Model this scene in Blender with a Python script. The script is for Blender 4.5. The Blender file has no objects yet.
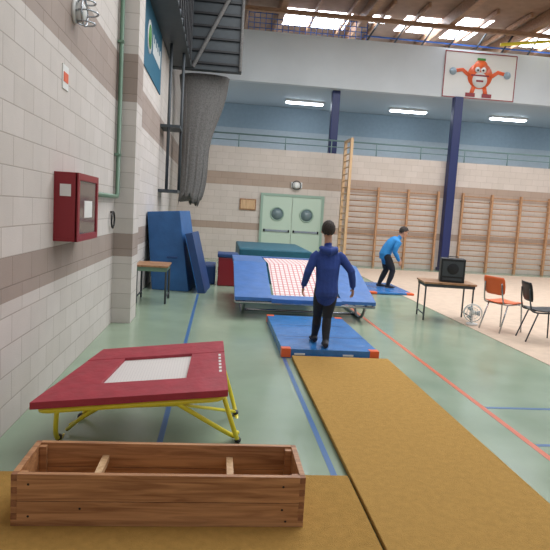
import bpy, bmesh, math, random
import numpy as np
from mathutils import Vector, Matrix
random.seed(3)
sc=bpy.context.scene
sc.view_settings.view_transform='Standard'

def C(r,g,b):
    def l(c):
        c/=255.0
        return c/12.92 if c<=.04045 else ((c+.055)/1.055)**2.4
    return (l(r),l(g),l(b),1)

# ---------------- materials ----------------
def newmat(name):
    m=bpy.data.materials.new(name); m.use_nodes=True
    nt=m.node_tree; b=nt.nodes['Principled BSDF']
    return m,nt,b
def mat(name,col,rough=.5,metal=0,noise=0.0,nscale=8,bump=0.0,bscale=60,spec=.5,emit=0,rvar=0):
    m,nt,b=newmat(name)
    b.inputs['Roughness'].default_value=rough; b.inputs['Metallic'].default_value=metal
    b.inputs['Specular IOR Level'].default_value=spec
    c=C(*col); b.inputs['Base Color'].default_value=c
    tc=nt.nodes.new('ShaderNodeTexCoord')
    if noise>0:
        n=nt.nodes.new('ShaderNodeTexNoise'); n.inputs['Scale'].default_value=nscale; n.inputs['Detail'].default_value=5
        nt.links.new(tc.outputs['Object'],n.inputs['Vector'])
        r=nt.nodes.new('ShaderNodeValToRGB')
        r.color_ramp.elements[0].position=.3; r.color_ramp.elements[1].position=.7
        r.color_ramp.elements[0].color=tuple(x*(1-noise) for x in c[:3])+(1,)
        r.color_ramp.elements[1].color=tuple(min(1,x*(1+noise)) for x in c[:3])+(1,)
        nt.links.new(n.outputs['Fac'],r.inputs['Fac']); nt.links.new(r.outputs['Color'],b.inputs['Base Color'])
    if rvar:
        n=nt.nodes.new('ShaderNodeTexNoise'); n.inputs['Scale'].default_value=2.5; n.inputs['Detail'].default_value=8
        nt.links.new(tc.outputs['Object'],n.inputs['Vector'])
        mr=nt.nodes.new('ShaderNodeMapRange'); mr.inputs[1].default_value=.35; mr.inputs[2].default_value=.65; mr.inputs[3].default_value=rough; mr.inputs[4].default_value=rough+rvar
        nt.links.new(n.outputs['Fac'],mr.inputs[0]); nt.links.new(mr.outputs[0],b.inputs['Roughness'])
    if bump>0:
        n=nt.nodes.new('ShaderNodeTexNoise'); n.inputs['Scale'].default_value=bscale; n.inputs['Detail'].default_value=4
        nt.links.new(tc.outputs['Object'],n.inputs['Vector'])
        bp=nt.nodes.new('ShaderNodeBump'); bp.inputs['Strength'].default_value=bump; bp.inputs['Distance'].default_value=.02
        nt.links.new(n.outputs['Fac'],bp.inputs['Height']); nt.links.new(bp.outputs['Normal'],b.inputs['Normal'])
    if emit:
        b.inputs['Emission Color'].default_value=c; b.inputs['Emission Strength'].default_value=emit
    return m
def woodmat(name,c1,c2,scale=(1,14,14),rough=.45):
    m,nt,b=newmat(name); b.inputs['Roughness'].default_value=rough
    tc=nt.nodes.new('ShaderNodeTexCoord'); mp=nt.nodes.new('ShaderNodeMapping'); mp.inputs['Scale'].default_value=scale
    n=nt.nodes.new('ShaderNodeTexNoise'); n.inputs['Scale'].default_value=2.2; n.inputs['Detail'].default_value=8; n.inputs['Distortion'].default_value=1.2
    r=nt.nodes.new('ShaderNodeValToRGB'); r.color_ramp.elements[0].position=.32; r.color_ramp.elements[1].position=.68
    r.color_ramp.elements[0].color=C(*c1); r.color_ramp.elements[1].color=C(*c2)
    L=nt.links.new
    L(tc.outputs['Object'],mp.inputs['Vector']); L(mp.outputs['Vector'],n.inputs['Vector']); L(n.outputs['Fac'],r.inputs['Fac']); L(r.outputs['Color'],b.inputs['Base Color'])
    return m
def blockmat(name,axis,bands,c1,c2,cm,band):
    m,nt,b=newmat(name); b.inputs['Roughness'].default_value=.75
    L=nt.links.new; N=nt.nodes.new
    tc=N('ShaderNodeTexCoord'); sp=N('ShaderNodeSeparateXYZ'); cb=N('ShaderNodeCombineXYZ')
    L(tc.outputs['Object'],sp.inputs[0]); L(sp.outputs[axis],cb.inputs[0]); L(sp.outputs[2],cb.inputs[1])
    br=N('ShaderNodeTexBrick'); br.inputs['Scale'].default_value=1
    br.inputs['Brick Width'].default_value=.4; br.inputs['Row Height'].default_value=.2
    br.inputs['Mortar Size'].default_value=.005; br.inputs['Mortar Smooth'].default_value=.4
    L(cb.outputs[0],br.inputs['Vector'])
    br.inputs['Color1'].default_value=C(*c1); br.inputs['Color2'].default_value=C(*c2); br.inputs['Mortar'].default_value=C(*cm)
    col=br.outputs['Color']
    for (z0,z1) in bands:
        g=N('ShaderNodeMath'); g.operation='GREATER_THAN'; g.inputs[1].default_value=z0; L(sp.outputs[2],g.inputs[0])
        l=N('ShaderNodeMath'); l.operation='LESS_THAN'; l.inputs[1].default_value=z1; L(sp.outputs[2],l.inputs[0])
        mu=N('ShaderNodeMath'); mu.operation='MULTIPLY'; L(g.outputs[0],mu.inputs[0]); L(l.outputs[0],mu.inputs[1])
        mx=N('ShaderNodeMix'); mx.data_type='RGBA'; mx.blend_type='MULTIPLY'
        L(mu.outputs[0],mx.inputs[0]); L(col,mx.inputs[6]); mx.inputs[7].default_value=C(*band)
        col=mx.outputs[2]
    n=N('ShaderNodeTexNoise'); n.inputs['Scale'].default_value=3; n.inputs['Detail'].default_value=9; n.inputs['Roughness'].default_value=.65; L(tc.outputs['Object'],n.inputs['Vector'])
    mx=N('ShaderNodeMix'); mx.data_type='RGBA'; mx.blend_type='MULTIPLY'; mx.inputs[0].default_value=.2
    L(col,mx.inputs[6]); L(n.outputs['Fac'],mx.inputs[7]); L(mx.outputs[2],b.inputs['Base Color'])
    bp=N('ShaderNodeBump'); bp.inputs['Strength'].default_value=.4; bp.inputs['Distance'].default_value=.006; bp.invert=True
    L(br.outputs['Fac'],bp.inputs['Height'])
    n2=N('ShaderNodeTexNoise'); n2.inputs['Scale'].default_value=90; L(tc.outputs['Object'],n2.inputs['Vector'])
    bp2=N('ShaderNodeBump'); bp2.inputs['Strength'].default_value=.25; bp2.inputs['Distance'].default_value=.004
    L(n2.outputs['Fac'],bp2.inputs['Height']); L(bp.outputs['Normal'],bp2.inputs['Normal']); L(bp2.outputs['Normal'],b.inputs['Normal'])
    return m
def gridmat(name,c1,c2,w,h,mortar,axes=(0,1),rough=.6):
    m,nt,b=newmat(name); b.inputs['Roughness'].default_value=rough
    L=nt.links.new; N=nt.nodes.new
    tc=N('ShaderNodeTexCoord'); sp=N('ShaderNodeSeparateXYZ'); cb=N('ShaderNodeCombineXYZ')
    L(tc.outputs['Object'],sp.inputs[0]); L(sp.outputs[axes[0]],cb.inputs[0]); L(sp.outputs[axes[1]],cb.inputs[1])
    br=N('ShaderNodeTexBrick'); br.offset=0; br.inputs['Scale'].default_value=1
    br.inputs['Brick Width'].default_value=w; br.inputs['Row Height'].default_value=h; br.inputs['Mortar Size'].default_value=mortar
    br.inputs['Color1'].default_value=C(*c1); br.inputs['Color2'].default_value=C(*c1); br.inputs['Mortar'].default_value=C(*c2)
    L(cb.outputs[0],br.inputs['Vector']); L(br.outputs['Color'],b.inputs['Base Color'])
    return m

M={}
M['floor']=mat('gym_floor_green',(142,160,138),.15,noise=.08,nscale=1.6,rvar=.1)
M['carpet']=mat('beige_carpet',(200,178,158),.9,noise=.08,nscale=6,bump=.2)
M['ochre']=mat('ochre_carpet',(182,144,82),.95,noise=.08,nscale=25,bump=.5,bscale=160,spec=.1)
M['ochre2']=mat('ochre_carpet_b',(176,138,76),.95,noise=.09,nscale=22,bump=.5,bscale=160,spec=.1)
M['under']=mat('mat_underside',(60,50,35),.9)
M['lblue']=mat('line_blue',(66,108,160),.3); M['lorange']=mat('line_orange',(212,108,76),.3)
M['wallL']=blockmat('block_left',1,[(.9,1.2),(2.9,3.5)],(214,206,200),(206,198,191),(180,170,162),(202,190,184))
M['wallB']=blockmat('block_back',0,[(.99,1.21),(2.4,2.8)],(220,208,198),(214,202,191),(192,179,168),(216,202,192))
M['tube']=mat('steel',(170,175,180),.25,1)
M['red']=mat('red_vinyl',(162,48,62),.5,noise=.12,nscale=10,bump=.4,bscale=10)
M['white']=mat('white_paint',(225,225,222),.5)
M['bed']=gridmat('white_webbing',(222,218,214),(206,200,199),.02,.02,.0015)
M['dmtbed']=gridmat('striped_webbing',(225,218,216),(200,124,126),.075,.09,.010)
M['yellow']=mat('yellow_paint',(228,212,50),.35)
M['blue']=mat('blue_vinyl',(58,106,172),.35,noise=.12,nscale=5,bump=.3,bscale=9)
M['bluemat']=mat('blue_mat',(46,114,182),.26,noise=.16,nscale=5,bump=.9,bscale=7)
M['crash']=mat('crash_mat_blue',(46,96,152),.5,noise=.14,nscale=4,bump=.6,bscale=4)
M['navymat']=mat('navy_mat',(34,66,116),.5,noise=.12,nscale=4,bump=.2,bscale=8)
M['teal']=mat('teal_mat',(30,92,112),.5,noise=.1)
M['orange']=mat('orange_vinyl',(228,98,50),.4)
M['wood']=woodmat('box_wood',(146,98,64),(200,148,102))
M['woodl']=woodmat('light_wood',(190,150,110),(222,188,146),(10,10,1))
M['end']=mat('end_grain',(146,98,66),.6,noise=.2,nscale=40)
M['bars']=woodmat('wall_bar_wood',(168,124,90),(198,154,114),(8,8,8))
M['timber']=woodmat('roof_timber',(140,106,82),(176,138,108),(2,8,8),.6)
M['ceil']=mat('ceiling_wood',(150,122,102),.8,noise=.15,nscale=3)
M['navy']=mat('column_blue',(28,40,92),.4)
M['lattice']=mat('lattice_blue',(50,95,170),.5)
M['dark']=mat('dark_steel',(58,64,68),.5,noise=.1)
M['black']=mat('black_plastic',(24,24,27),.45)
M['net']=mat('curtain_grey',(108,106,104),.95,noise=.25,nscale=30,bump=.6,bscale=40)
M['gw']=mat('gallery_blue',(150,168,180),.7,noise=.04)
M['gw2']=mat('gallery_light',(178,188,194),.6,noise=.04)
M['gceil']=mat('gallery_ceiling',(190,198,202),.7)
M['band']=mat('parapet_grey',(206,212,216),.7,noise=.05,nscale=1)
M['door']=mat('door_green',(190,208,190),.4)
M['doorf']=mat('door_frame_green',(150,174,158),.4)
M['glass']=mat('dark_glass',(110,128,132),.1)
M['pipe']=mat('pipe_green',(104,132,112),.4)
M['rail']=mat('rail_green',(120,146,142),.4)
M['tubeL']=mat('tube_light',(235,245,255),.5,emit=14)
M['sky']=mat('skylight_panel',(236,244,255),.5,emit=12)
M['fire']=mat('fire_red',(140,30,40),.4)
M['dglass']=mat('cabinet_glass',(110,62,66),.08)
M['skin']=mat('skin',(192,144,118),.55)
M['hair']=mat('hair_dark',(48,38,34),.7,noise=.35,nscale=60,bump=.6,bscale=90)
M['hood']=mat('hoodie_navy',(40,66,140),.8,noise=.15,nscale=9,bump=.5,bscale=16)
M['shirt']=mat('shirt_blue',(42,130,195),.75,noise=.12,nscale=9,bump=.4,bscale=16)
M['pants']=mat('black_trousers',(26,28,36),.75,noise=.15,nscale=9,bump=.3,bscale=20)
M['shoe']=mat('shoe_dark',(42,42,50),.6)
M['eyew']=mat('eye_white',(235,232,228),.2); M['eyed']=mat('iris_brown',(50,32,22),.2); M['lip']=mat('lip',(168,96,88),.5)
M['chairo']=mat('chair_orange',(228,104,52),.4); M['banner']=mat('banner_teal',(24,92,118),.6,noise=.05)
M['green']=mat('leaf_green',(70,140,60),.5)
M['tabletop']=woodmat('table_top',(140,100,70),(176,134,96),(4,4,4))

# ---------------- builder ----------------
class B:
    def __init__(s): s.v=[];s.f=[];s.m=[];s.s=[];s.mats=[];s.M=Matrix.Identity(4)
    def mi(s,k):
        if k not in s.mats: s.mats.append(k)
        return s.mats.index(k)
    def add(s,vs,fs,k,smooth=False):
        o=len(s.v); s.v+=[tuple(s.M@Vector(p)) for p in vs]; i=s.mi(k)
        for f in fs: s.f.append([o+a for a in f]); s.m.append(i); s.s.append(smooth)
        return s
    def box(s,x0,x1,y0,y1,z0,z1,k,R=None):
        vs=[Vector((x,y,z)) for z in(z0,z1) for y in(y0,y1) for x in(x0,x1)]
        if R is not None:
            c=Vector(((x0+x1)/2,(y0+y1)/2,(z0+z1)/2)); vs=[c+R@(p-c) for p in vs]
        return s.add(vs,[(0,2,3,1),(4,5,7,6),(0,1,5,4),(2,6,7,3),(0,4,6,2),(1,3,7,5)],k)
    def hexa(s,bot,top,k):
        return s.add(list(bot)+list(top),[(3,2,1,0),(4,5,6,7),(0,1,5,4),(1,2,6,5),(2,3,7,6),(3,0,4,7)],k)
    def loft(s,pts,rad,k,side=None,seg=14,caps=True,closed=False):
        pts=[Vector(p) for p in pts]; n=len(pts)
        if not isinstance(rad,(list,)): rad=[rad]*n
        vs=[];prev=None
        for i,p in enumerate(pts):
            if closed: t=pts[(i+1)%n]-pts[i-1]
            else: t=pts[min(i+1,n-1)]-pts[max(i-1,0)]
            t.normalize()
            sd=Vector(side) if side is not None else prev
            if sd is None or abs(sd.normalized().dot(t))>.97:
                sd=Vector((0,0,1)) if abs(t.z)<.9 else Vector((1,0,0))
            a=(sd-t*sd.dot(t)).normalized(); b=t.cross(a); prev=a
            r=rad[i]; ra,rb=(r if isinstance(r,tuple) else (r,r))
            for j in range(seg):
                an=2*math.pi*j/seg; vs.append(p+a*ra*math.cos(an)+b*rb*math.sin(an))
        fs=[]
        for i in range(n if closed else n-1):
            q=(i+1)%n
            for j in range(seg):
                j2=(j+1)%seg; fs.append((i*seg+j,i*seg+j2,q*seg+j2,q*seg+j))
        if caps and not closed:
            fs.append(tuple(range(seg-1,-1,-1))); fs.append(tuple((n-1)*seg+j for j in range(seg)))
        return s.add(vs,fs,k,True)
    def ell(s,c,r,k,R=None,seg=16,rings=10):
        c=Vector(c); vs=[];fs=[]
        for i in range(rings+1):
            ph=math.pi*i/rings; ph=min(max(ph,.03),math.pi-.03)
            for j in range(seg):
                th=2*math.pi*j/seg
                p=Vector((r[0]*math.sin(ph)*math.cos(th),r[1]*math.sin(ph)*math.sin(th),r[2]*math.cos(ph)))
                vs.append(c+(R@p if R is not None else p))
        for i in range(rings):
            for j in range(seg):
                j2=(j+1)%seg; fs.append((i*seg+j,(i+1)*seg+j,(i+1)*seg+j2,i*seg+j2))
        fs.append(tuple(range(seg))); fs.append(tuple(rings*seg+j for j in range(seg-1,-1,-1)))
        return s.add(vs,fs,k,True)
    def ring(s,c,R,r,k,n=(1,0,0),seg=24,ts=8):
        c=Vector(c); n=Vector(n).normalized(); a=n.orthogonal().normalized(); b=n.cross(a)
        return s.loft([c+a*R*math.cos(2*math.pi*i/seg)+b*R*math.sin(2*math.pi*i/seg) for i in range(seg)],r,k,closed=True,seg=ts)
    def disc(s,c,R,th,k,n=(0,1,0),seg=24):
        c=Vector(c); n=Vector(n).normalized()
        return s.loft([c-n*th/2,c+n*th/2],R,k,seg=seg)
    def done(s,name,bevel=0,parent=None,seg=2):
        me=bpy.data.meshes.new(name); me.from_pydata(s.v,[],s.f)
        for k in s.mats: me.materials.append(M[k])
        me.polygons.foreach_set('material_index',s.m); me.polygons.foreach_set('use_smooth',s.s)
        bm=bmesh.new(); bm.from_mesh(me); bmesh.ops.recalc_face_normals(bm,faces=bm.faces); bm.to_mesh(me); bm.free()
        o=bpy.data.objects.new(name,me); sc.collection.objects.link(o)
        if bevel:
            md=o.modifiers.new('bev','BEVEL'); md.width=bevel; md.segments=seg; md.limit_method='ANGLE'; md.angle_limit=math.radians(50)
        if parent: o.parent=parent
        return o
def smoothpath(pts,n=6):
    pts=[Vector(p) for p in pts]; out=[]
    P=[pts[0]]+pts+[pts[-1]]
    for i in range(1,len(P)-2):
        for j in range(n):
            t=j/n; a,b,c,d=P[i-1],P[i],P[i+1],P[i+2]
            out.append(.5*((2*b)+(c-a)*t+(2*a-5*b+4*c-d)*t*t+(3*b-a-3*c+d)*t**3))
    out.append(pts[-1]); return out

# ---------------- room shell ----------------
B().box(-1.7,24,-8,26,-.2,0,'floor').done('floor')
B().box(-1.7,-1.38,-8,18.5,0,8,'wallL').done('wall_left')
B().box(-1.379,-1.13,7.7,8.2,0,8,'wallL').done('wall_pier_left')
B().box(-1.7,24,18.5,18.8,0,3.6,'wallB').done('wall_back')
B().box(-1.7,24,18.8,22.5,3.4,3.6,'gceil').done('gallery_floor')
g=B(); g.box(-1.7,24,22.5,22.7,3.4,4.75,'gw2'); g.box(-1.7,24,22.5,22.7,4.75,5.65,'gw'); g.done('wall_gallery')
B().box(-1.7,24,18.72,22.7,5.66,5.85,'gceil').done('ceiling_gallery')
B().box(-1.7,24,18.5,18.72,5.65,7.2,'band').done('wall_parapet')
B().box(-1.7,24,-8,26,8.0,8.2,'ceil').done('ceiling')
w=B(); w.box(24,24.3,-8,26,0,1.2,'wallL'); w.box(24,24.3,-8,26,6,8,'wallL')
for i in range(9): w.box(24,24.3,-8+i*4.2,-7.7+i*4.2,1.2,6,'wallL')
w.done('wall_right')
b=B()
for i in range(10): b.box(-1.1+i*2.6,-.9+i*2.6,8,26,7.62,7.98,'timber')
for i in range(24): b.box(-.5+i*1.05,-.42+i*1.05,17,26,7.84,7.98,'timber')
for y in (17.6,20.4,23): b.box(-1.3,23.9,y,y+.14,7.5,7.62,'timber')
b.done('roof_beams',.01)
for (x0,x1,y0,y1) in ((1.75,3.9,18.6,20.2),(4.5,5.1,18.5,19.2),(5.6,6.7,18.3,19.8),(6.8,8.3,18.0,20.1),(9.6,11.9,18.2,20.2)):
    B().box(x0,x1,y0,y1,7.985,7.995,'sky').done('skylight')
b=B(); b.loft([(8.3,17.4,7.1),(11.8,18.3,7.85)],.05,'yellow'); b.done('roof_brace_pipe')
b=B()
for i in range(22): b.box(.6+i*.18,.62+i*.18,18.58,18.62,7.2,7.85,'lattice')
for z in (7.3,7.45,7.6,7.75,7.83): b.box(.6,4.4,18.59,18.61,z,z+.02,'lattice')
for i in range(8): b.loft([(4.4+i*.9,18.6,7.2),(4.75+i*.9,18.6,7.8)],.03,'dark',seg=8)
b.box(4.3,12,18.58,18.62,7.34,7.38,'lattice')
b.done('parapet_railing')
b=B()
b.loft([(-1.2,18.6,4.02),(23,18.6,4.02)],.025,'rail'); b.loft([(-1.2,18.6,3.82),(23,18.6,3.82)],.014,'rail')
for i in range(17): b.loft([(-1+i*1.5,18.6,3.601),(-1+i*1.5,18.6,4.02)],.018,'rail')
b.done('gallery_handrail')
b=B(); b.box(3.47,3.73,18.84,19.1,3.601,5.655,'navy'); b.done('gallery_column',.02)
b=B(); b.box(7.34,7.62,18.18,18.46,0,5.64,'navy'); b.box(7.3,7.66,18.14,18.49,0,.1,'navy'); b.done('column',.02)
b=B(); b.box(15.5,15.78,18.18,18.46,0,5.64,'navy'); b.box(15.46,15.82,18.14,18.49,0,.1,'navy'); b.done('column.001',.02)
for i in range(5):
    x=2.86+i*3.86; b=B(); b.box(x-.7,x+.7,20.85,21.15,5.58,5.659,'white'); b.box(x-.66,x+.66,20.88,21.12,5.54,5.58,'tubeL'); b.done('ceiling_light')
b=B(); b.box(-1.37,-.88,8.3,14.9,5.07,7.6,'dark')
for i in range(12): b.box(-.88,-.85,8.6+i*.5,8.66+i*.5,5.07,7.6,'black')
b.done('dark_service_beam',.01)
b=B(); b.box(-1.37,.38,15.0,15.25,5.07,7.6,'dark')
for i in range(8): b.box(-1.3,.38,14.95,15.0,5.2+i*.3,5.26+i*.3,'black')
b.loft([(-.85,14.92,5.1),(.33,14.92,7.5)],.05,'net'); b.loft([(.34,14.92,5.08),(.34,14.92,7.6)],.04,'net')
b.done('dark_cross_beam',.01)
b=B()
for x,y in ((-1.2,12.9),(-.98,13.6)): b.loft([(x,y,1.9),(x,y,5.06)],.035,'dark',seg=8)
b.box(-1.378,-.95,12.85,13.65,3.3,3.36,'dark'); b.box(-1.378,-.95,12.85,13.65,1.9,1.96,'dark')
b.done('steel_wall_bracket')
# gathered curtain
vs=[];fs=[];nu=120;nz=30
for k in range(nz+1):
    tz=k/nz; z=5.05-3.25*tz
    x0=-1.2+.12*math.sin(tz*2.5); x1=.06-.6*tz**.85+.05*math.sin(tz*9)
    dep=.3-.1*tz
    for i in range(nu):
        a=2*math.pi*i/nu
        fold=.16*math.sin(13*a+2.2*tz+.8*math.sin(3*a))+.09*math.sin(23*a-3*tz)+.05*math.sin(5*a+7*tz)
        zz=z+(.12*math.sin(3*a+1)+.07*math.sin(11*a) if k==nz else 0)
        vs.append(((x0+x1)/2+(x1-x0)/2*math.cos(a)*(1+.25*fold),15.65+dep*math.sin(a)*(1+.6*fold)+.18*fold,zz))
for k in range(nz):
    for i in range(nu):
        j=(i+1)%nu; fs.append((k*nu+i,k*nu+j,(k+1)*nu+j,(k+1)*nu+i))
fs.append(tuple(range(nu))); fs.append(tuple(nz*nu+i for i in range(nu)))
B().add(vs,fs,'net',True).done('divider_curtain')

# ---------------- doors ----------------
b=B(); x0,x1=1.29,3.36
b.box(x0,x0+.08,18.42,18.499,0,2.2,'doorf'); b.box(x1-.08,x1,18.42,18.499,0,2.2,'doorf'); b.box(x0+.08,x1-.08,18.42,18.499,2.12,2.2,'doorf')
mid=(x0+x1)/2
for (a,c) in ((x0+.08,mid-.006),(mid+.006,x1-.08)):
    b.box(a,c,18.44,18.49,.01,2.12,'door'); cx=(a+c)/2
    b.disc((cx,18.435,1.55),.2,.012,'glass'); b.ring((cx,18.43,1.55),.21,.022,'doorf',(0,1,0))
    b.box(a+.05,c-.05,18.41,18.43,.98,1.04,'tube'); b.box(a+.05,a+.1,18.41,18.44,.97,1.05,'black'); b.box(c-.1,c-.05,18.41,18.44,.97,1.05,'black')
b.done('door_1')
b=B(); b.box(2.25,2.6,18.44,18.4995,2.42,2.6,'white'); b.ring((2.42,18.42,2.5),.14,.014,'dark',(0,1,0)); b.ell((2.42,18.41,2.5),(.1,.05,.1),'white'); b.done('emergency_lamp')
b=B(); b.box(.62,1.15,18.46,18.4995,1.62,1.98,'tabletop'); b.box(.66,1.11,18.45,18.46,1.66,1.94,'woodl'); b.done('notice_board',.004)
def wallbars(X0,n,name):
    b=B()
    for i in range(n+1): b.box(X0+i*1.01-.03,X0+i*1.01+.03,18.3,18.42,0,2.6,'bars')
    for i in range(n+1): b.box(X0+i*1.01-.02,X0+i*1.01+.02,18.42,18.499,2.3,2.36,'dark'); b.box(X0+i*1.01-.02,X0+i*1.01+.02,18.42,18.499,.3,.36,'dark')
    for k in range(14):
        z=.18+k*.178
        b.loft([(X0,18.34,z),(X0+n*1.01,18.34,z)],(.017),'bars',seg=8)
    b.done(name)
wallbars(4.1,3,'wall_bars'); wallbars(7.98,7,'wall_bars.001'); wallbars(16.1,6,'wall_bars.002')
b=B()
for y in (17.0,17.85): b.box(3.78,3.86,y,y+.12,.0,3.88,'woodl')
for k in range(18): b.loft([(3.82,17.05,.3+k*.2),(3.82,17.9,.3+k*.2)],.018,'woodl',seg=8)
b.box(3.78,3.86,17.0,17.97,3.88,3.94,'woodl'); b.done('folding_climbing_frame')
# mascot banner
b=B(); b.box(6.98,9.42,18.46,18.499,5.66,7.12,'white')
for (a,c,d,f2) in ((6.98,9.42,5.66,5.69),(6.98,9.42,7.09,7.12),(6.98,7.01,5.69,7.09),(9.39,9.42,5.69,7.09)): b.box(a,c,18.452,18.46,d,f2,'fire')
cx=8.2; SD=(0,0,1)
b.disc((cx,18.45,6.4),.42,.012,'orange'); b.disc((cx,18.44,6.66),.24,.012,'chairo')
b.disc((cx,18.438,6.26),.25,.012,'white')
for sx in (-1,1):
    b.disc((cx+sx*.1,18.43,6.58),.09,.01,'white',seg=16); b.disc((cx+sx*.09,18.424,6.57),.035,.01,'black',seg=12)
    b.loft([(cx+sx*.36,18.445,6.38),(cx+sx*.6,18.445,6.55),(cx+sx*.86,18.445,6.5)],[(.06,.008)]*3,'orange',side=SD,seg=8)
    b.disc((cx+sx*.92,18.44,6.48),.12,.012,'gw',seg=16)
    b.loft([(cx+sx*.18,18.445,6.05),(cx+sx*.24,18.445,5.82)],[(.07,.008)]*2,'orange',side=(1,0,0),seg=8)
    b.box(cx+sx*.28-.16,cx+sx*.28+.16,18.43,18.45,5.72,5.84,'fire')
b.box(cx-.3,cx+.3,18.43,18.44,6.38,6.43,'fire'); b.box(cx-.14,cx+.14,18.43,18.44,6.88,6.95,'green')
b.box(cx-.12,cx+.12,18.42,18.43,6.2,6.26,'fire')
b.done('mascot_banner')

# ---------------- left wall items ----------------
b=B()
b.box(-1.3795,-1.19,4.94,5.73,1.25,1.27,'fire');b.box(-1.3795,-1.19,4.94,5.73,1.81,1.83,'fire')
b.box(-1.3795,-1.19,4.94,4.96,1.27,1.81,'fire');b.box(-1.3795,-1.19,5.71,5.73,1.27,1.81,'fire');b.box(-1.3795,-1.36,4.96,5.71,1.27,1.81,'fire')
b.box(-1.205,-1.18,4.94,5.0,1.25,1.83,'fire');b.box(-1.205,-1.18,5.67,5.73,1.25,1.83,'fire');b.box(-1.205,-1.18,5,5.67,1.25,1.31,'fire');b.box(-1.205,-1.18,5,5.67,1.77,1.83,'fire')
b.box(-1.2,-1.19,5,5.67,1.31,1.77,'dglass')
b.box(-1.19,-1.186,5.2,5.5,1.45,1.6,'white')
b.box(-1.33,-1.24,4.934,4.94,1.63,1.73,'white')
b.done('fire_hose_cabinet',.004)
b=B(); b.loft([(-1.33,7.62,7.95),(-1.33,7.62,1.72),(-1.33,7.56,1.68),(-1.33,5.74,1.68)],.028,'pipe',seg=10)
for z in (2.2,3.6,5): b.box(-1.375,-1.3,7.585,7.655,z,z+.03,'pipe')
b.done('water_pipe')
b=B(); b.ring((-1.35,7.5,1.38),.1,.012,'black',(0,1,0)) if False else b.ring((-1.345,7.45,1.38),.1,.012,'black',(1,0,0)); b.loft([(-1.378,7.45,1.48),(-1.335,7.45,1.48)],.012,'black',seg=6)
b.done('wall_ring')
b=B(); b.disc((-1.367,5.48,3.27),.1,.025,'white',(1,0,0)); b.ell((-1.32,5.48,3.27),(.05,.07,.09),'white')
for z in (-.09,0,.09): b.ring((-1.27,5.48,3.27+z),.1 if z==0 else .075,.008,'tube',(0,0,1))
b.ring((-1.29,5.48,3.27),.11,.01,'tube',(1,0,0)); b.done('caged_wall_lamp')
b=B(); b.box(-1.3795,-1.37,5.12,5.3,2.54,2.74,'white'); b.box(-1.37,-1.366,5.14,5.28,2.6,2.68,'orange'); b.done('wall_sign')
b=B(); b.box(-1.3795,-1.36,9.7,12.5,3.9,5.06,'banner')
b.disc((-1.355,10.5,4.5),.28,.008,'white',(1,0,0)); b.disc((-1.35,10.5,4.5),.2,.008,'green',(1,0,0))
for i in range(9): b.box(-1.358,-1.352,11.0+i*.14,11.09+i*.14,4.35,4.35+(.22 if i%2 else .34),'white')
b.done('wall_banner')
# low square table
b=B(); b.box(-1.33,-.79,9.3,10.0,.6,.63,'tabletop')
for x in (-1.29,-.82):
    for y in (9.34,9.96): b.loft([(x,y,0),(x,y,.6)],.018,'dark',seg=8)
    b.loft([(x,9.34,.1),(x,9.96,.1)],.013,'dark',seg=8)
b.box(-1.31,-.81,9.32,9.98,.53,.6,'pipe'); b.done('low_table',.004)
# leaning crash mats: one thick mat tilted against the wall, thin one leaning on it
b=B()
b.hexa([(-1.22,10.95,.001),(-.52,10.85,.001),(-.36,12.2,.001),(-1.1,12.3,.001)],[(-1.36,11.0,1.47),(-.75,10.93,1.52),(-.62,12.15,1.52),(-1.33,12.2,1.47)],'crash')
b.box(-.95,-.75,10.83,10.85,.62,.66,'navymat')
b.done('crash_mat',.05,seg=3)
b=B()
b.hexa([(-.33,10.7,.001),(-.2,10.7,.001),(-.12,11.7,.001),(-.25,11.7,.001)],[(-.62,10.72,1.1),(-.49,10.72,1.13),(-.41,11.7,1.13),(-.54,11.7,1.1)],'navymat')
b.hexa([(-.34,10.69,.001),(-.33,10.69,.001),(-.25,11.71,.001),(-.26,11.71,.001)],[(-.63,10.71,1.1),(-.62,10.71,1.1),(-.54,11.71,1.1),(-.55,11.71,1.1)],'bluemat')
b.done('leaning_mat',.008)
b=B(); b.box(.02,.42,11.9,12.5,0,.6,'fire'); b.box(0,.44,11.88,12.52,.6,.68,'navymat'); b.done('padded_vault_block',.02)
b=B(); b.box(.47,2.1,12.6,15.4,0,.38,'teal'); b.box(.47,2.1,12.6,15.4,.385,.77,'teal'); b.done('landing_mat_stack',.03)
b=B(); b.box(-.28,-.03,12.1,13.0,0,.4,'navymat'); b.done('small_foam_block',.03)

# ---------------- floor markings ----------------
def line(x0,x1,y0,y1,k): B().box(x0,x1,y0,y1,0.0003,.0016,k).done('court_line')
line(-.35,-.31,3.27,10.6,'lblue'); line(.765,.805,3.27,6.13,'lblue'); line(.765,.805,15.5,17.5,'lblue'); line(2.36,2.41,-2,17.5,'lorange')
line(2.42,3.94,4.64,4.68,'lblue'); line(2.42,9,3.83,3.87,'lblue'); line(3.945,9,4.64,4.68,'lblue')
B().box(3.95,16,5.5,17.6,.0005,.006,'carpet').done('floor_exercise_carpet')

# ---------------- mats foreground ----------------
b=B(); b.box(.87,1.95,-1,6.1,.0005,.012,'under'); b.box(.865,1.955,-1,6.1,.012,.045,'ochre'); b.done('tumbling_track',.006)
b=B(); b.box(-1.34,.845,.6,3.24,.0005,.012,'under'); b.box(-1.34,.85,.6,3.245,.012,.04,'ochre2'); b.done('carpet_mat',.006)

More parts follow.
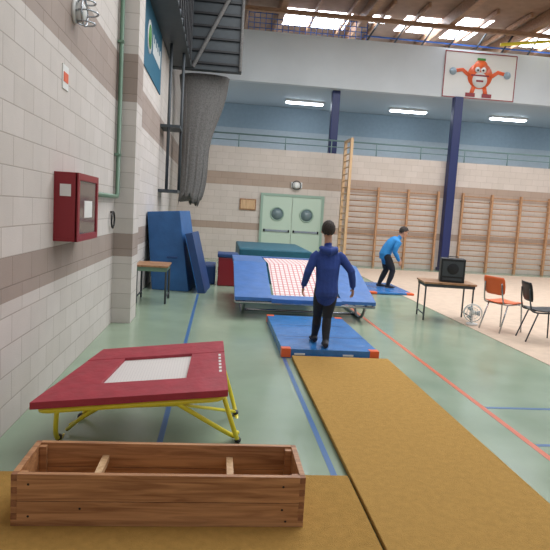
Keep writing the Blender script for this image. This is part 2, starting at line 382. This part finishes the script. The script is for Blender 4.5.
# ---------------- wooden box section ----------------
b=B(); X0,X1,Y0,Y1,Z0,Z1=-.92,.49,2.67,3.07,.041,.30
zm=.165; T=.028
for (ya,yb) in ((Y0,Y0+T),(Y1-T,Y1)):
    b.box(X0+T,X1-T,ya,yb,Z0,zm-.0015,'wood'); b.box(X0+T,X1-T,ya,yb,zm+.0015,Z1,'wood')
for (xa,xb) in ((X0,X0+T),(X1-T,X1)):
    b.box(xa,xb,Y0+T,Y1-T,Z0,zm-.0015,'wood'); b.box(xa,xb,Y0+T,Y1-T,zm+.0015,Z1,'wood')
    for (ya,yb) in ((Y0,Y0+T),(Y1-T,Y1)):
        n=8
        for i in range(n):
            za=Z0+(Z1-Z0)*i/n; b.box(xa,xb,ya,yb,za,za+(Z1-Z0)/n-.001,'end' if i%2 else 'wood')
for x in (-.55,.12):
    b.box(x-.018,x+.018,Y0+T+.001,Y1-T-.001,.2,.235,'woodl')
for x in (X0+T+.001,X1-T-.036):
    b.box(x,x+.035,Y0+T,Y0+T+.035,Z0,Z1-.01,'wood'); b.box(x,x+.035,Y1-T-.035,Y1-T,Z0,Z1-.01,'wood')
for x,z in ((-.6,.13),(.38,.13),(.38,.25),(-.84,.25),(-.84,.09),(.4,.07)): b.disc((x,Y0-.0005,z),.006,.002,'black',seg=10)
b.done('vaulting_box_section',.004)

# ---------------- mini trampoline ----------------
NL,NR,FR,FL=[Vector(p) for p in ((-1.10,3.5,.355),(.11,3.58,.445),(.08,4.6,.53),(-.88,4.62,.42))]
def q(u,v,dz=0):
    p=(NL*(1-u)+NR*u)*(1-v)+(FL*(1-u)+FR*u)*v
    return p+Vector((0,0,dz))
b=B()
def slab(u0,u1,v0,v1,k,za,zb):
    b.hexa([q(u0,v0,za),q(u1,v0,za),q(u1,v1,za),q(u0,v1,za)],[q(u0,v0,zb),q(u1,v0,zb),q(u1,v1,zb),q(u0,v1,zb)],k)
slab(0,1,0,.25,'red',-.045,0);slab(0,1,.74,1,'red',-.045,0);slab(0,.27,.252,.738,'red',-.043,-.002);slab(.76,1,.252,.738,'red',-.043,-.002)
slab(.27,.76,.25,.74,'bed',-.03,-.022)
for i in range(6):
    v=.32+i*.065; slab(.955,.972,v,v+.04,'white',0,.0012)
b.done('pad',.012); pad=bpy.data.objects['pad']
b=B()
fr=[q(.02,.03,-.07),q(.98,.03,-.07),q(.98,.97,-.07),q(.02,.97,-.07)]
pts=[]
for i in range(4):
    a,c,d=fr[i-1],fr[i],fr[(i+1)%4]
    p1=c+(a-c).normalized()*.08; p2=c+(d-c).normalized()*.08
    for t in (0,.25,.5,.75,1): pts.append(p1*(1-t)**2+c*2*t*(1-t)+p2*t*t)
b.loft(pts,.019,'yellow',closed=True,seg=10)
def leg(a,f1,f2,c):
    b.loft(smoothpath([a,f1,f2,c],8),.016,'yellow',seg=10)
zf=.017
leg(q(.12,.03,-.07),Vector((-1.0,3.78,zf)),Vector((-.94,4.2,zf)),q(.1,.97,-.07))
leg(q(.97,.2,-.07),Vector((.2,3.80,zf)),Vector((.2,4.35,zf)),q(.97,.9,-.07))
leg(q(.72,.03,-.07),Vector((.14,3.80,.06)),Vector((.17,3.84,.05)),Vector((.2,3.88,.04)))
b.loft([q(.3,.03,-.07),Vector((-.96,3.85,.05))],.013,'yellow',seg=8)
b.loft([Vector((-.97,3.95,.04)),q(.75,.97,-.08)],.012,'yellow',seg=8)
b.loft([q(.5,.03,-.08),q(.5,.97,-.08)],.012,'yellow',seg=8)
b.loft([q(.35,.03,-.07),Vector((-.2,3.75,.28)),Vector((.19,4.3,.04))],.012,'yellow',seg=8)
for p in ((-1.0,3.79,.02),(-.95,4.19,.02),(.2,3.8,.02),(.2,4.34,.02)): b.ell(p,(.024,.04,.02),'black',seg=10,rings=6)
fo=b.done('frame')
e=bpy.data.objects.new('mini_trampoline',None); sc.collection.objects.link(e); pad.parent=e; fo.parent=e

# ---------------- double mini trampoline ----------------
prof=[(8.35,.33),(9.75,.74),(11.0,.74)]
b=B()
def strip(x0,x1,k,th,off=0,ps=prof):
    for (a,c) in zip(ps[:-1],ps[1:]):
        b.hexa([(x0,a[0],a[1]-th+off),(x1,a[0],a[1]-th+off),(x1,c[0],c[1]-th+off),(x0,c[0],c[1]-th+off)],
               [(x0,a[0],a[1]+off),(x1,a[0],a[1]+off),(x1,c[0],c[1]+off),(x0,c[0],c[1]+off)],k)
strip(.28,.83,'blue',.05); strip(1.89,2.42,'blue',.05); strip(.87,1.85,'dmtbed',.008,-.02)
b.hexa([(.83,8.33,.26),(1.89,8.33,.26),(1.89,8.46,.30),(.83,8.46,.30)],[(.83,8.33,.32),(1.89,8.33,.32),(1.89,8.46,.36),(.83,8.46,.36)],'blue')
b.box(.83,1.89,10.86,11.0,.68,.74,'blue')
for x in (.3,.8,1.92,2.4): b.loft([(x,8.36,.25),(x,9.75,.66),(x,10.98,.66)],.022,'tube',seg=8)
b.loft([(.3,8.36,.25),(2.4,8.36,.25)],.022,'tube',seg=8); b.loft([(.3,10.98,.66),(2.4,10.98,.66)],.022,'tube',seg=8)
for x in (.42,2.28):
    b.loft(smoothpath([(x,8.4,.26),(x,8.62,.06),(x,9.0,.025),(x,10.4,.025),(x,10.8,.1),(x,10.95,.64)],6),.025,'tube',seg=8)
    b.loft([(x,8.95,.03),(x,9.75,.64)],.02,'tube',seg=8); b.loft([(x,10.3,.03),(x,9.75,.64)],.02,'tube',seg=8)
for y in (9.0,10.4): b.loft([(.42,y,.03),(2.28,y,.03)],.022,'tube',seg=8)
b.done('double_mini_trampoline')
# blue mat
b=B(); b.box(.76,1.86,6.15,8.2,0,.105,'bluemat')
for (x,y) in ((.755,6.145),(1.76,6.145),(.755,8.105),(1.76,8.105)): b.box(x,x+.105,y,y+.1,.01,.109,'orange')
for y in (6.8,7.5): b.box(.85,1.78,y,y+.012,.105,.107,'navymat')
for x in (.9,1.45): b.box(x,x+.12,6.143,6.15,.04,.06,'white')
b.done('tumbling_mat',.012)
b=B(); b.box(3.25,4.2,11.7,13.5,.007,.05,'bluemat'); b.box(3.24,3.4,11.69,11.85,.007,.053,'orange'); b.box(4.05,4.21,11.69,11.85,.007,.053,'orange'); b.done('tumbling_mat.001',.01)

# ---------------- right furniture ----------------
b=B(); Rz=Matrix.Translation((3.78,9.05,.007))@Matrix.Rotation(math.radians(-8),4,'Z'); b.M=Rz
b.box(-.42,.42,-.3,.3,.6,.63,'tabletop'); b.box(-.4,.4,-.28,.28,.55,.6,'dark')
for x in (-.38,.38):
    for y in (-.26,.26): b.loft([(x,y,0),(x,y,.56)],.014,'dark',seg=8)
    b.loft([(x,-.26,.1),(x,.26,.1)],.011,'dark',seg=8)
b.done('side_table',.004)
b=B(); b.M=Matrix.Translation((3.86,9.05,.639))@Matrix.Rotation(math.radians(-18),4,'Z')
b.box(-.19,.19,-.19,.19,.0,.38,'black'); b.box(-.16,.16,-.195,-.19,.1,.34,'dark')
b.disc((.0,-.197,.22),.09,.006,'black'); b.box(-.15,.15,-.196,-.19,.03,.07,'dark')
b.loft([(-.08,0,.38),(-.08,0,.41),(.08,0,.41),(.08,0,.38)],.008,'black',seg=6)
b.done('portable_speaker',.012)
def chair(name,x,y,rot,col):
    b=B(); b.M=Matrix.Translation((x,y,.0075))@Matrix.Rotation(rot,4,'Z')
    prf=[(.22,.43),(.2,.445),(.1,.44),(0,.43),(-.12,.435),(-.19,.45)]
    def shell(pr,wf,th):
        vs=[];m=len(pr);nn=9
        for s in (0,1):
            for i,(py,pz) in enumerate(pr):
                w=wf[i]
                for j in range(nn):
                    t=j/(nn-1)*2-1
                    bend=.018*t*t
                    vs.append((w*t,py+ (bend if wf is W2 else 0)+ (s*th if wf is W2 else 0),pz+(bend if wf is W1 else 0)-(s*th if wf is W1 else 0)))
        fs=[]
        o=m*nn
        for i in range(m-1):
            for j in range(nn-1):
                a=i*nn+j; fs.append((a,a+1,a+nn+1,a+nn)); fs.append((o+a,o+a+nn,o+a+nn+1,o+a+1))
        for i in range(m-1):
            a=i*nn; fs.append((a,a+nn,o+a+nn,o+a)); a=i*nn+nn-1; fs.append((a,o+a,o+a+nn,a+nn))
        for j in range(nn-1):
            fs.append((j,o+j,o+j+1,j+1)); a=(m-1)*nn+j; fs.append((a,a+1,o+a+1,o+a))
        b.add(vs,fs,col,True)
    global W1,W2
    W1=[.17,.2,.21,.21,.2,.17]; W2=[.15,.19,.2,.2,.18]
    shell(prf,W1,.014)
    shell([(-.21,.56),(-.22,.6),(-.235,.7),(-.255,.79),(-.265,.83)],W2,.012)
    for sx in (-1,1):
        b.loft(smoothpath([(sx*.2,.21,0),(sx*.185,.18,.41),(sx*.185,.1,.42),(sx*.185,-.15,.42),(sx*.18,-.21,.5),(sx*.16,-.24,.74)],5),.011,'dark' if col=='black' else 'tube',seg=8)
        b.loft([(sx*.185,-.1,.415),(sx*.2,-.24,0)],.011,'dark' if col=='black' else 'tube',seg=8)
    b.loft([(-.185,.14,.415),(.185,.14,.415)],.01,'tube',seg=8); b.loft([(-.185,-.12,.415),(.185,-.12,.415)],.01,'tube',seg=8)
    b.done(name)
chair('plastic_chair',4.38,8.25,math.radians(-70),'chairo')
chair('plastic_chair.001',4.62,7.62,math.radians(-100),'black')
b=B(); fx,fy=4.08,8.6
b.disc((fx,fy,.02),.09,.024,'white',(0,0,1)); b.loft([(fx,fy,.03),(fx,fy+.03,.2)],.014,'white',seg=8)
n=(-.4,-.9,0)
b.disc((fx,fy,.2),.035,.08,'white',n)
for r in (.05,.09,.13): b.ring((fx-.02,fy-.045,.2),r,.005,'white',n)
b.ring((fx,fy,.2),.14,.008,'white',n)
nv=Vector(n).normalized(); ax=nv.orthogonal().normalized()
for i in range(10):
    a=Matrix.Rotation(2*math.pi*i/10,3,nv)@ax; b.loft([Vector((fx-.02,fy-.045,.2))+a*.03,Vector((fx,fy,.2))+a*.14],.003,'white',seg=5)
for i in range(3):
    a=Matrix.Rotation(2*math.pi*i/3+.3,3,nv)@ax; b.loft([Vector((fx,fy,.2))+a*.03,Vector((fx,fy,.2))+a*.11],[(.02,.003),(.045,.003)],'gw',side=nv.cross(a),seg=8)
b.done('desk_fan')

# ---------------- people ----------------
class Body:
    def __init__(s): s.b=B(); s.samp=[]
    def part(s,pts,rad,k,side=(1,0,0),seg=16):
        s.b.loft(pts,rad,k,side=side,seg=seg)
        P=[Vector(p) for p in pts]; r=[(x if isinstance(x,tuple) else (x,x)) for x in rad]
        for i in range(len(P)-1):
            L=(P[i+1]-P[i]).length; n=max(2,int(L/.012))
            for j in range(n+1):
                t=j/n; p=P[i].lerp(P[i+1],t); rr=(sum(r[i])/2)*(1-t)+(sum(r[i+1])/2)*t
                s.samp.append((p.x,p.y,p.z,rr,k))
    def ell(s,c,r,k,R=None):
        s.b.ell(c,r,k,R); s.samp.append((c[0],c[1],c[2],sum(r)/3,k))
    def finish(s,name,parent,voxel=.006):
        o=s.b.done('tmp'); me=o.data
        md=o.modifiers.new('r','REMESH'); md.mode='VOXEL'; md.voxel_size=voxel; md.use_smooth_shade=True
        sm=o.modifiers.new('s','SMOOTH'); sm.factor=.5; sm.iterations=3
        dg=bpy.context.evaluated_depsgraph_get(); nm=bpy.data.meshes.new_from_object(o.evaluated_get(dg))
        bpy.data.objects.remove(o)
        nm.materials.clear(); keys=sorted(set(x[4] for x in s.samp))
        for k in keys: nm.materials.append(M[k])
        n=len(nm.polygons); c=np.zeros(n*3); nm.polygons.foreach_get('center',c); c=c.reshape(-1,3)
        S=np.array([x[:4] for x in s.samp]); K=np.array([keys.index(x[4]) for x in s.samp])
        idx=np.zeros(n,dtype=np.int32)
        for i in range(0,n,4000):
            d=np.linalg.norm(c[i:i+4000,None,:]-S[None,:,:3],axis=2)-S[None,:,3]
            idx[i:i+4000]=K[np.argmin(d,axis=1)]
        nm.polygons.foreach_set('material_index',idx); nm.polygons.foreach_set('use_smooth',[True]*n)
        nm.update()
        ob=bpy.data.objects.new(name,nm); sc.collection.objects.link(ob); ob.parent=parent
        return ob
def hand(bd,w,d,side,nrm,sc_=1.0):
    w=Vector(w); d=Vector(d).normalized(); s=Vector(side); s=(s-d*s.dot(d)).normalized(); n=Vector(nrm); n=(n-d*n.dot(d)-s*n.dot(s)).normalized()
    z=sc_
    bd.part([w-d*.02*z,w+d*.02*z,w+d*.05*z,w+d*.078*z],[(.022*z,.017*z),(.032*z,.015*z),(.038*z,.014*z),(.036*z,.011*z)],'skin',side=s,seg=12)
    for i,L in enumerate((.062,.07,.065,.05)):
        o=w+d*.072*z+s*(.028-.0185*i)*z
        d1=(d*.95+n*.25+s*(.10-.07*i)).normalized(); d2=(d*.75+n*.65).normalized(); d3=(d*.35+n*.9).normalized()
        p1=o+d1*L*.45*z; p2=p1+d2*L*.32*z; p3=p2+d3*L*.25*z
        bd.part([o,p1,p2,p3],[.0088*z,.0082*z,.0076*z,.006*z],'skin',side=s,seg=8)
    o=w+d*.02*z+s*.026*z; d1=(s*.75+d*.6+n*.25).normalized(); d2=(s*.3+d*.9+n*.3).normalized()
    p1=o+d1*.034*z; p2=p1+d2*.03*z
    bd.part([o-s*.01,p1,p2],[.0125*z,.0105*z,.0075*z],'skin',side=n,seg=8)
def head(bd,c,R,parent,s=1.0):
    c=Vector(c); f=lambda x,y,z: c+R@Vector((x*s,y*s,z*s))
    bd.ell(f(0,-.008,.018),(.073*s,.092*s,.093*s),'skin',R)
    bd.ell(f(0,.022,-.045),(.053*s,.062*s,.062*s),'skin',R)
    bd.part([f(0,.082,.018),f(0,.098,-.008),f(0,.108,-.022)],[.008*s,.011*s,.014*s],'skin',side=R@Vector((1,0,0)),seg=8)
    bd.ell(f(0,.07,-.085),(.02*s,.016*s,.016*s),'skin',R)
    for sx in (-1,1): bd.ell(f(sx*.076,-.005,-.012),(.011*s,.02*s,.03*s),'skin',R)
    b=B()
    for sx in (-1,1):
        b.ell(f(sx*.03,.074,.012),(.0145*s,.012*s,.009*s),'eyew',R,12,8); b.ell(f(sx*.03,.0835,.012),(.0065*s,.005*s,.0065*s),'eyed',R,10,6)
        b.loft([f(sx*.014,.09,.032),f(sx*.03,.09,.037),f(sx*.047,.078,.032)],.0038*s,'hair',seg=6)
    b.loft([f(-.024,.077,-.052),f(-.01,.084,-.05),f(.01,.084,-.05),f(.024,.077,-.052)],[.003*s,.0065*s,.0065*s,.003*s],'lip',seg=6)
    b.done('face_features',parent=parent)
    vs=[];fs=[];n=60;m=34
    for i in range(m+1):
        for j in range(n):
            th=2*math.pi*j/n
            sn=math.sin(th)
            if sn>0: maxph=102-52*sn**.7
            else: maxph=102+42*(-sn)**.5
            maxph=math.radians(maxph+5*math.sin(7*th))
            ph=.02+(maxph-.02)*i/m
            rr=1+.025*math.sin(11*th+6*ph)*math.sin(ph)+.018*math.sin(19*th-9*ph)*math.sin(ph)+random.uniform(-.008,.008)
            if i==m: rr*=.94
            nar=1-.12*max(0,(ph-1.9))
            vs.append(f(.083*rr*nar*math.sin(ph)*math.cos(th),-.014+.104*rr*nar*math.sin(ph)*sn,.018+.108*rr*math.cos(ph)))
    for i in range(m):
        for j in range(n):
            j2=(j+1)%n; fs.append((i*n+j,(i+1)*n+j,(i+1)*n+j2,i*n+j2))
    fs.append(tuple(range(n)))
    b=B(); b.add(vs,fs,'hair',True); b.done('hair',parent=parent)
def shoe(bd,a,dirv,z0):
    a=Vector(a); d=Vector(dirv); d.z=0; d.normalize(); s=Vector((d.y,-d.x,0))
    g=lambda t,h: Vector((a.x,a.y,0))+d*t+Vector((0,0,z0+h))
    bd.part([g(-.065,.036),g(-.05,.04),g(0,.042),g(.07,.034),g(.13,.026),g(.16,.022)],[(.022,.03),(.033,.036),(.035,.038),(.042,.031),(.038,.023),(.018,.015)],'shoe',side=s)
    bd.part([g(-.025,.05),Vector((a.x,a.y,a.z))+Vector((0,0,.03))],[.036,.032],'shoe',side=s)

# --- boy 1 (facing +Y, away) ---
e=bpy.data.objects.new('boy',None); sc.collection.objects.link(e)
bd=Body(); gz=.106
bd.part([(1.245,6.32,.69),(1.245,6.32,.74),(1.245,6.325,.86),(1.247,6.335,1.0),(1.248,6.35,1.1),(1.248,6.36,1.17),(1.247,6.365,1.215),(1.245,6.37,1.25)],
        [(.125,.1),(.138,.108),(.128,.1),(.136,.104),(.146,.1),(.136,.09),(.095,.074),(.056,.056)],'hood')
bd.part([(1.243,6.37,1.2),(1.24,6.38,1.27),(1.237,6.385,1.36)],[(.05,.05),(.043,.046),(.042,.046)],'skin')
bd.part([(1.155,6.355,1.235),(1.178,6.295,1.215),(1.243,6.262,1.195),(1.308,6.295,1.215),(1.33,6.355,1.235)],[(.026,.026),(.038,.042),(.048,.054),(.038,.042),(.026,.026)],'hood',side=(0,0,1))
Rh=Matrix.Rotation(math.radians(-10),3,'Z')@Matrix.Rotation(math.radians(-8),3,'X')
head(bd,(1.235,6.395,1.43),Rh,e,.93)
bd.part([(1.14,6.365,1.165),(1.095,6.36,1.125),(1.055,6.345,1.03),(1.025,6.335,.955),(1.012,6.365,.88),(.997,6.415,.79)],[.052,.056,.049,.046,.041,.034],'hood')
hand(bd,(.994,6.423,.77),(-.05,.2,-1),(.2,1,.1),(1,-.1,0),.88)
bd.part([(1.355,6.365,1.165),(1.4,6.36,1.13),(1.465,6.335,1.05),(1.515,6.315,.985),(1.54,6.345,.9),(1.565,6.395,.8)],[.052,.056,.049,.046,.041,.034],'hood')
hand(bd,(1.57,6.405,.78),(.1,.2,-1),(-.1,1,.1),(-1,-.1,0),.88)
bd.part([(1.305,6.34,.76),(1.3,6.35,.64),(1.292,6.365,.52),(1.285,6.37,.43),(1.275,6.33,.32),(1.268,6.28,.2),(1.265,6.26,.16)],[.08,.078,.064,.052,.052,.04,.037],'pants')
shoe(bd,(1.265,6.26,.15),(.1,1,0),gz)
bd.part([(1.188,6.34,.76),(1.19,6.39,.64),(1.193,6.46,.53),(1.197,6.5,.44),(1.19,6.5,.33),(1.185,6.54,.21),(1.183,6.55,.16)],[.08,.078,.064,.052,.052,.04,.037],'pants')
shoe(bd,(1.183,6.55,.15),(-.05,1,0),gz)
bd.ell((1.245,6.325,.74),(.128,.1,.09),'pants')
bd.finish('body',e)

# --- boy 2 (facing +X, bending forward) ---
e=bpy.data.objects.new('boy.001',None); sc.collection.objects.link(e)
bd=Body(); gz=.051; S=(0,1,0)
bd.part([(3.77,12.6,.70),(3.77,12.6,.8),(3.82,12.6,.93),(3.9,12.6,1.04),(3.97,12.6,1.11),(4.02,12.6,1.15),(4.05,12.6,1.18)],
        [(.14,.12),(.16,.135),(.15,.125),(.165,.13),(.175,.12),(.14,.1),(.06,.06)],'shirt',side=S)
bd.part([(4.02,12.6,1.14),(4.08,12.6,1.2),(4.12,12.6,1.27)],[.06,.05,.05],'skin',side=S)
Rh=Matrix.Rotation(math.radians(-90),3,'Z')@Matrix.Rotation(math.radians(-32),3,'X')
head(bd,(4.165,12.6,1.325),Rh,e,1.03)
for sy,dx,dz in ((-1,-.04,0),(1,.06,.04)):
    y=12.6+sy*.15
    bd.part([(4.0,12.6+sy*.12,1.11),(4.01,y+sy*.04,1.08),(3.99+dx,y+sy*.06,.98),(3.97+dx,y+sy*.06,.87+dz),(4.03+dx,y+sy*.05,.78+dz),(4.08+dx,y+sy*.04,.7+dz)],[.062,.068,.06,.055,.046,.038],'shirt',side=S)
    hand(bd,(4.09+dx,y+sy*.04,.68+dz),(.4,0,-1),(1,0,.3),(0,-sy,0),.95)
bd.part([(3.79,12.53,.76),(3.85,12.52,.65),(3.92,12.51,.52),(3.95,12.51,.44),(3.92,12.51,.3),(3.87,12.51,.16),(3.865,12.51,.12)],[.095,.095,.08,.066,.064,.048,.044],'pants',side=S)
shoe(bd,(3.865,12.51,.11),(1,-.1,0),gz)
bd.part([(3.79,12.67,.76),(3.82,12.68,.65),(3.84,12.69,.52),(3.85,12.69,.44),(3.79,12.7,.3),(3.73,12.7,.16),(3.72,12.7,.12)],[.095,.095,.08,.066,.064,.048,.044],'pants',side=S)
shoe(bd,(3.72,12.7,.11),(1,.1,0),gz)
bd.ell((3.78,12.6,.76),(.12,.14,.1),'pants')
bd.finish('body',e)

# ---------------- lights ----------------
wd=bpy.data.worlds.new('world'); sc.world=wd; wd.use_nodes=True
bg=wd.node_tree.nodes['Background']; bg.inputs[0].default_value=(.86,.93,1,1); bg.inputs[1].default_value=.75
def area(n,loc,sx,sy,p,col=(.95,.975,1)):
    l=bpy.data.lights.new(n,'AREA'); l.shape='RECTANGLE'; l.size=sx; l.size_y=sy; l.energy=p; l.color=col
    o=bpy.data.objects.new(n,l); o.location=loc; sc.collection.objects.link(o); return o
area('skylight_lamp_near',(3,4.5,7.5),6,6,330); area('skylight_lamp_mid',(5,11.5,7.45),10,5,850); area('skylight_lamp_side',(13,10,7.45),8,10,650)

cam=bpy.data.cameras.new('camera'); co=bpy.data.objects.new('camera',cam); sc.collection.objects.link(co)
cam.sensor_width=36; cam.lens=36*570/550; cam.clip_end=200
co.matrix_world=Matrix.Translation((0,0,1.6))@Matrix.Rotation(math.radians(-5.87),4,'Z')@Matrix.Rotation(math.radians(90-6.27),4,'X')@Matrix.Rotation(.06,4,'Z')
sc.camera=co
